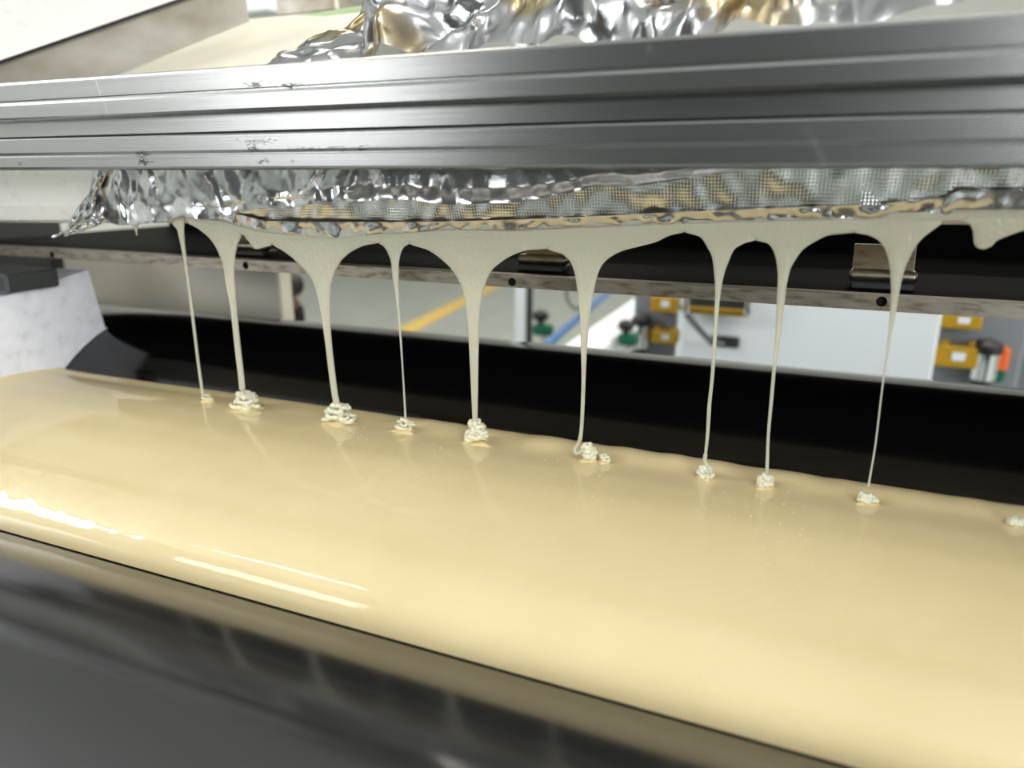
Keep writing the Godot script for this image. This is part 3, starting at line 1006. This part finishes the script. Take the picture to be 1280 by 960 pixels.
func make_profile() -> void:
	# half an outline of the front face, as heights over the eye and depths, from the bottom up
	var f := 0.488
	var y0 := PROFILE_Y0
	var ht := PROFILE_HT
	var y1 := y0 + ht
	var p := PackedVector2Array()
	for e in PROFILE:
		p.append(Vector2(f + e[1], y0 + ht * e[0]))
	p.append(Vector2(f + 0.042, y1))
	p.append(Vector2(f + 0.042, y0))
	obj_thing("aluminium_profile", extrude(p, -1.558, 0.775), M.aluminium, "long slotted aluminium profile crossing the top of the picture", "beam")

# ------------------------------------------------------------------ the hall behind

func make_console() -> void:
	var t := thing("operator_console", "grey operator console standing right of the machine, outside the picture", "console", Vector3(1.12, 0, 0.1))
	obj("body", box(Vector3(1.12, 0.70, 0.1), Vector3(0.34, 1.32, 0.9), 0.01), M.dark_metal, t)
	obj("desk_top", box(Vector3(1.12, 1.38, 0.1), Vector3(0.40, 0.04, 0.96), 0.008), M.grey_manifold, t)
	obj("plinth", box(Vector3(1.12, 0.02, 0.1), Vector3(0.30, 0.04, 0.86), 0.004), M.black_rubber, t)

func make_background() -> void:
	var t: Node3D
	obj_thing("floor_marking", plate(on_floor(470, 424, 0.003), on_floor(500, 424, 0.003), on_floor(680, 328, 0.003), on_floor(668, 328, 0.003), 0.002), M.line_paint, "yellow line painted on the pale green floor behind the machine", "floor marking")
	var a := px(84, 360, 1.1)
	var c := px(349, 360, 1.1)
	obj_thing("side_panel", box(Vector3((a.x + c.x) / 2, EYE.y - 0.55, -1.12), Vector3(c.x - a.x, 0.80, 0.04), 0.004), M.panel_beige, "beige machine panel seen under the feed plate at the left", "panel")
	var w := px(362, 366, 1.45)
	t = thing("hand_knob", "dark round knob on a brown hub beside the beige machine panel", "knob", w)
	obj("knob", bar(w + Vector3(0, 0.02, -0.02), w + Vector3(0, 0.02, 0.03), 0.032), M.black_rubber, t)
	obj("hub", bar(w + Vector3(0, -0.03, -0.02), w + Vector3(0, -0.03, 0.02), 0.016), M.brown_hub, t)
	obj("post", bar(w + Vector3(0, -1.3 - (w.y - EYE.y), -0.02), w + Vector3(0, -0.04, -0.02), 0.02), M.black_rubber, t)
	# a white post
	w = px(653, 390, 2.6)
	t = thing("white_post", "white square post with a dark seal standing on the green floor", "post", Vector3(w.x, 0, w.z))
	obj("post", box(Vector3(w.x, 1.05, w.z), Vector3(0.045, 2.1, 0.05), 0.004), M.cabinet_white, t)
	obj("seal", box(Vector3(w.x + 0.030, 1.05, w.z), Vector3(0.014, 2.1, 0.04), 0.003), M.black_rubber, t)
	# the white rail that runs away from the viewer, on two legs
	t = thing("white_rail", "white machine rail running away from the viewer between the post and the cabinet", "rail", Vector3(px(755, 410, 2.0).x, 0, -2.4))
	var p0 := px(746, 420, 1.9)
	obj("rail", box(Vector3(p0.x, p0.y - 0.03, -2.6), Vector3(0.105, 0.06, 2.0), 0.005), M.cabinet_white, t)
	for z in [-1.75, -3.4]:
		obj("leg", box(Vector3(p0.x, (p0.y - 0.06) / 2, z), Vector3(0.06, p0.y - 0.06, 0.06), 0.004), M.cabinet_white, t)
	# hoses
	var b := Buf.new()
	var q0 := px(692, 424, 2.0)
	tube(b, [q0 + Vector3(-0.02, -0.06, 0.2), q0, px(718, 402, 2.35), px(742, 381, 2.75), px(760, 366, 3.1)], [0.013], 10)
	obj_thing("blue_hose", b.done(), M.blue_hose, "blue hose running along the floor side of the white rail", "hose")
	b = Buf.new()
	var ring := []
	for k in 25:
		ring.append(px(722 + 14 * cos(TAU * k / 22.0), 366 + 20 * sin(TAU * k / 22.0), 2.4 + 0.002 * k))
	tube(b, ring, [0.006], 8)
	obj_thing("cable_loop", b.done(), M.grey_hose, "grey cable looped above the blue hose", "cable")
	# two valves
	valve(px(679, 412, 2.2), "green valve with a black knob beside the white post", 0.044)
	valve(px(785, 424, 1.9), "green valve with a black knob under the white rail, beside the cabinet", 0.036)
	# filter bowls and yellow solenoids, left of the cabinet
	solenoid(px(832, 379, 2.0), Vector2(0.078, 0.045), "yellow solenoid block, upper one at the left side of the white cabinet")
	solenoid(px(832, 420, 2.0), Vector2(0.074, 0.038), "yellow solenoid block, lower one at the left side of the white cabinet")
	bowl(px(801, 416, 2.0), 0.026, 0.085, "clear metal filter bowl with a black cap left of the yellow blocks")
	var m0 := px(820, 400, 2.056)
	obj_thing("manifold", box(Vector3(m0.x, 0.53, m0.z), Vector3(0.12, 1.06, 0.06), 0.006), M.grey_manifold, "grey manifold plate behind the left yellow solenoid blocks", "manifold")
	# the white cabinet
	a = px(851, 420, 1.9)
	c = px(1172, 430, 1.9)
	t = thing("white_cabinet", "white metal cabinet behind the black roller at the right", "cabinet", Vector3((a.x + c.x) / 2, 0, -2.15))
	var top := px(1000, 380, 1.9).y + 0.07
	var body := obj("body", box(Vector3((a.x + c.x) / 2, top / 2, -2.15), Vector3(c.x - a.x, top, 0.5), 0.006), M.cabinet_white, t)
	obj("handle_recess", box(px(906, 427, 1.897), Vector3(0.075, 0.030, 0.012), 0.005), M.dark_metal, t)
	b = Buf.new()
	tube(b, [px(852, 383, 1.86), px(864, 400, 1.85), px(878, 416, 1.85), px(890, 428, 1.86), px(904, 431, 1.87)], [0.008], 8)
	obj_thing("grey_cable", b.done(), M.grey_hose, "dark grey cable hanging down the left corner of the white cabinet", "cable")
	for e in [[857, 386, "bright chrome knob at the left corner of the white cabinet"], [935, 388, "bright chrome knob left of the eighth thread, on the cabinet front"]]:
		w = px(e[0], e[1], 1.84)
		b = Buf.new()
		tube(b, [w + Vector3(0, -0.014, 0), w + Vector3(0, -0.006, 0), w + Vector3(0, 0.010, 0), w + Vector3(0, 0.05, 0)], [0.007, 0.011, 0.009, 0.008], 14)
		obj_thing("chrome_knob", b.done(), M.chrome, e[2], "knob", "chrome knobs on the cabinet")
	w = px(898, 389, 1.86)
	obj_thing("brass_strip", box(w, Vector3(0.15, 0.018, 0.02), 0.003), M.brass, "brass coloured strip between the two chrome knobs", "strip")
	w = px(898, 377, 1.87)
	obj_thing("dark_strip", box(w, Vector3(0.15, 0.034, 0.02), 0.003), M.dark_metal, "dark grey strip above the brass strip on the cabinet", "strip")
	# at the right of the cabinet
	m0 = px(1220, 430, 2.056)
	obj_thing("manifold", box(Vector3(m0.x, 0.53, m0.z), Vector3(0.19, 1.06, 0.06), 0.006), M.grey_manifold, "grey manifold plate right of the white cabinet", "manifold")
	solenoid(px(1200, 399, 2.0), Vector2(0.085, 0.040), "yellow solenoid block, upper one right of the white cabinet")
	solenoid(px(1193, 444, 2.0), Vector2(0.095, 0.052), "yellow solenoid block, lower one right of the white cabinet")
	bowl(px(1231, 452, 1.998), 0.030, 0.085, "clear metal filter bowl with a black cap right of the lower yellow block")
	w = px(1250, 448, 2.012)
	obj_thing("orange_fitting", box(w, Vector3(0.034, 0.06, 0.03), 0.006), M.orange_plastic, "orange fitting beside the right filter bowl", "fitting")
	w = px(1244, 468, 2.012)
	obj_thing("green_fitting", box(w, Vector3(0.036, 0.034, 0.03), 0.006), M.green_plastic, "dark green fitting below the orange one at the right", "fitting")
	w = px(1282, 400, 2.6)
	obj_thing("grey_machine", box(Vector3(w.x + 0.17, EYE.y - 0.45, -3.1), Vector3(0.4, 0.62, 1.4), 0.01), M.grey_manifold, "grey machine casing at the right edge behind the fittings", "machine")

func valve(at: Vector3, label: String, s: float) -> void:
	var t := thing("valve", label, "valve", at, "green valves")
	obj("body", box(at, Vector3(s * 1.5, s * 0.9, s), s * 0.2), M.green_plastic, t)
	obj("stem", bar(at + Vector3(-s * 0.2, s * 0.4, 0), at + Vector3(-s * 0.2, s * 0.9, 0), s * 0.2), M.black_rubber, t)
	obj("knob", bar(at + Vector3(-s * 0.2, s * 0.85, 0), at + Vector3(-s * 0.2, s * 1.25, 0), s * 0.6), M.black_rubber, t)
	obj("pipe", bar(Vector3(at.x, 0, at.z), at + Vector3(0, -s * 0.4, 0), s * 0.25), M.chrome, t)

func solenoid(at: Vector3, size: Vector2, label: String) -> void:
	var t := thing("solenoid_block", label, "valve block", at, "yellow solenoid blocks")
	obj("body", box(at, Vector3(size.x, size.y, 0.05), 0.004), M.yellow_paint, t)
	obj("label_plate", box(at + Vector3(size.x * 0.05, size.y * 0.05, 0.026), Vector3(size.x * 0.3, size.y * 0.4, 0.002), 0.0005), M.cabinet_white, t)
	for k in [-0.28, 0.32]:
		obj("cap", bar(at + Vector3(size.x * k, size.y * 0.45, 0.01), at + Vector3(size.x * k, size.y * 0.72, 0.01), 0.009), M.brass, t)

func bowl(at: Vector3, r: float, h: float, label: String) -> void:
	var t := thing("filter_bowl", label, "filter", at, "filter bowls")
	obj("bowl", bar(at + Vector3(0, -h / 2, 0), at + Vector3(0, h * 0.28, 0), r), M.chrome, t)
	obj("cap", bar(at + Vector3(0, h * 0.28, 0), at + Vector3(0, h * 0.5, 0), r * 1.1), M.black_rubber, t)
	obj("foot", bar(at + Vector3(0, -h * 0.72, 0), at + Vector3(0, -h / 2, 0), r * 0.7), M.black_rubber, t)

# ------------------------------------------------------------------

func _ready() -> void:
	rng.seed = 1
	view = Basis(Vector3.UP, deg_to_rad(22.5)) * Basis(Vector3.RIGHT, deg_to_rad(-16.5))
	var cam := Camera3D.new()
	cam.name = "camera"
	cam.transform = Transform3D(view, EYE)
	var ca := CameraAttributesPhysical.new()
	ca.frustum_focal_length = 17.5 * FOCAL / 480.0
	ca.frustum_focus_distance = 0.66
	ca.exposure_aperture = 4.0
	ca.frustum_near = 0.02
	ca.frustum_far = 100.0
	ca.exposure_multiplier = 1.0
	cam.attributes = ca
	cam.fov = rad_to_deg(2.0 * atan(480.0 / FOCAL))
	add_child(cam)
	cam.current = true
	var we := WorldEnvironment.new()
	we.name = "environment"
	var env := Environment.new()
	env.background_mode = Environment.BG_COLOR
	env.background_color = Color(0.0, 0.0, 0.0)
	env.tonemap_mode = Environment.TONE_MAPPER_LINEAR
	env.tonemap_exposure = 0.23
	env.sdfgi_enabled = true
	env.ssao_enabled = true
	env.ssil_enabled = true
	we.environment = env
	add_child(we)
	make_materials()
	mat("grey_manifold", Color(0.50, 0.52, 0.54), 0.4)
	for e in [[-3.6, 2.4, 7.0], [2.6, 1.2, 9.0], [-2.6, -3.7, 20.0], [0.6, -2.6, 24.0], [2.4, -3.6, 20.0], [-2.4, -6.4, 20.0], [0.8, -5.6, 20.0]]:
		lamp(Vector3(e[0], 4.5, e[1]), Vector2(1.5, 0.3), e[2] * 1.3)
	# the hall
	struct("floor", box(Vector3(-0.5, -0.1, -3.0), Vector3(12.4, 0.2, 16.4), 0.01), M.floor_paint)
	struct("ceiling", box(Vector3(-0.5, 4.7, -3.0), Vector3(12.4, 0.2, 16.4), 0.01), M.ceiling_paint)
	struct("wall_left", box(Vector3(-6.6, 2.3, -3.0), Vector3(0.2, 4.6, 16.0), 0.01), M.wall_white)
	struct("wall_right", box(Vector3(5.6, 2.3, -3.0), Vector3(0.2, 4.6, 16.0), 0.01), M.wall_white)
	struct("wall_back", box(Vector3(-0.5, 2.3, -11.1), Vector3(12.0, 4.6, 0.2), 0.01), M.wall_white)
	struct("wall_front", box(Vector3(-0.5, 2.3, 5.1), Vector3(12.0, 4.6, 0.2), 0.01), M.wall_grey)
	window("window_1", Vector3(-6.48, 3.75, 2.6), Vector2(2.8, 1.4), Vector3(0, PI / 2, 0), 85.0)
	window("window_2", Vector3(-4.5, 2.1, 4.98), Vector2(2.2, 1.2), Vector3(0, PI, 0), 18.0)
	window("window_3", Vector3(5.48, 2.7, 1.7), Vector2(3.0, 1.7), Vector3(0, -PI / 2, 0), 90.0)
	window("window_4", Vector3(3.4, 2.4, 4.98), Vector2(2.6, 1.5), Vector3(0, PI, 0), 80.0)
	make_machine()
	make_bank()
	make_foil()
	make_drips()
	make_background()
	make_console()
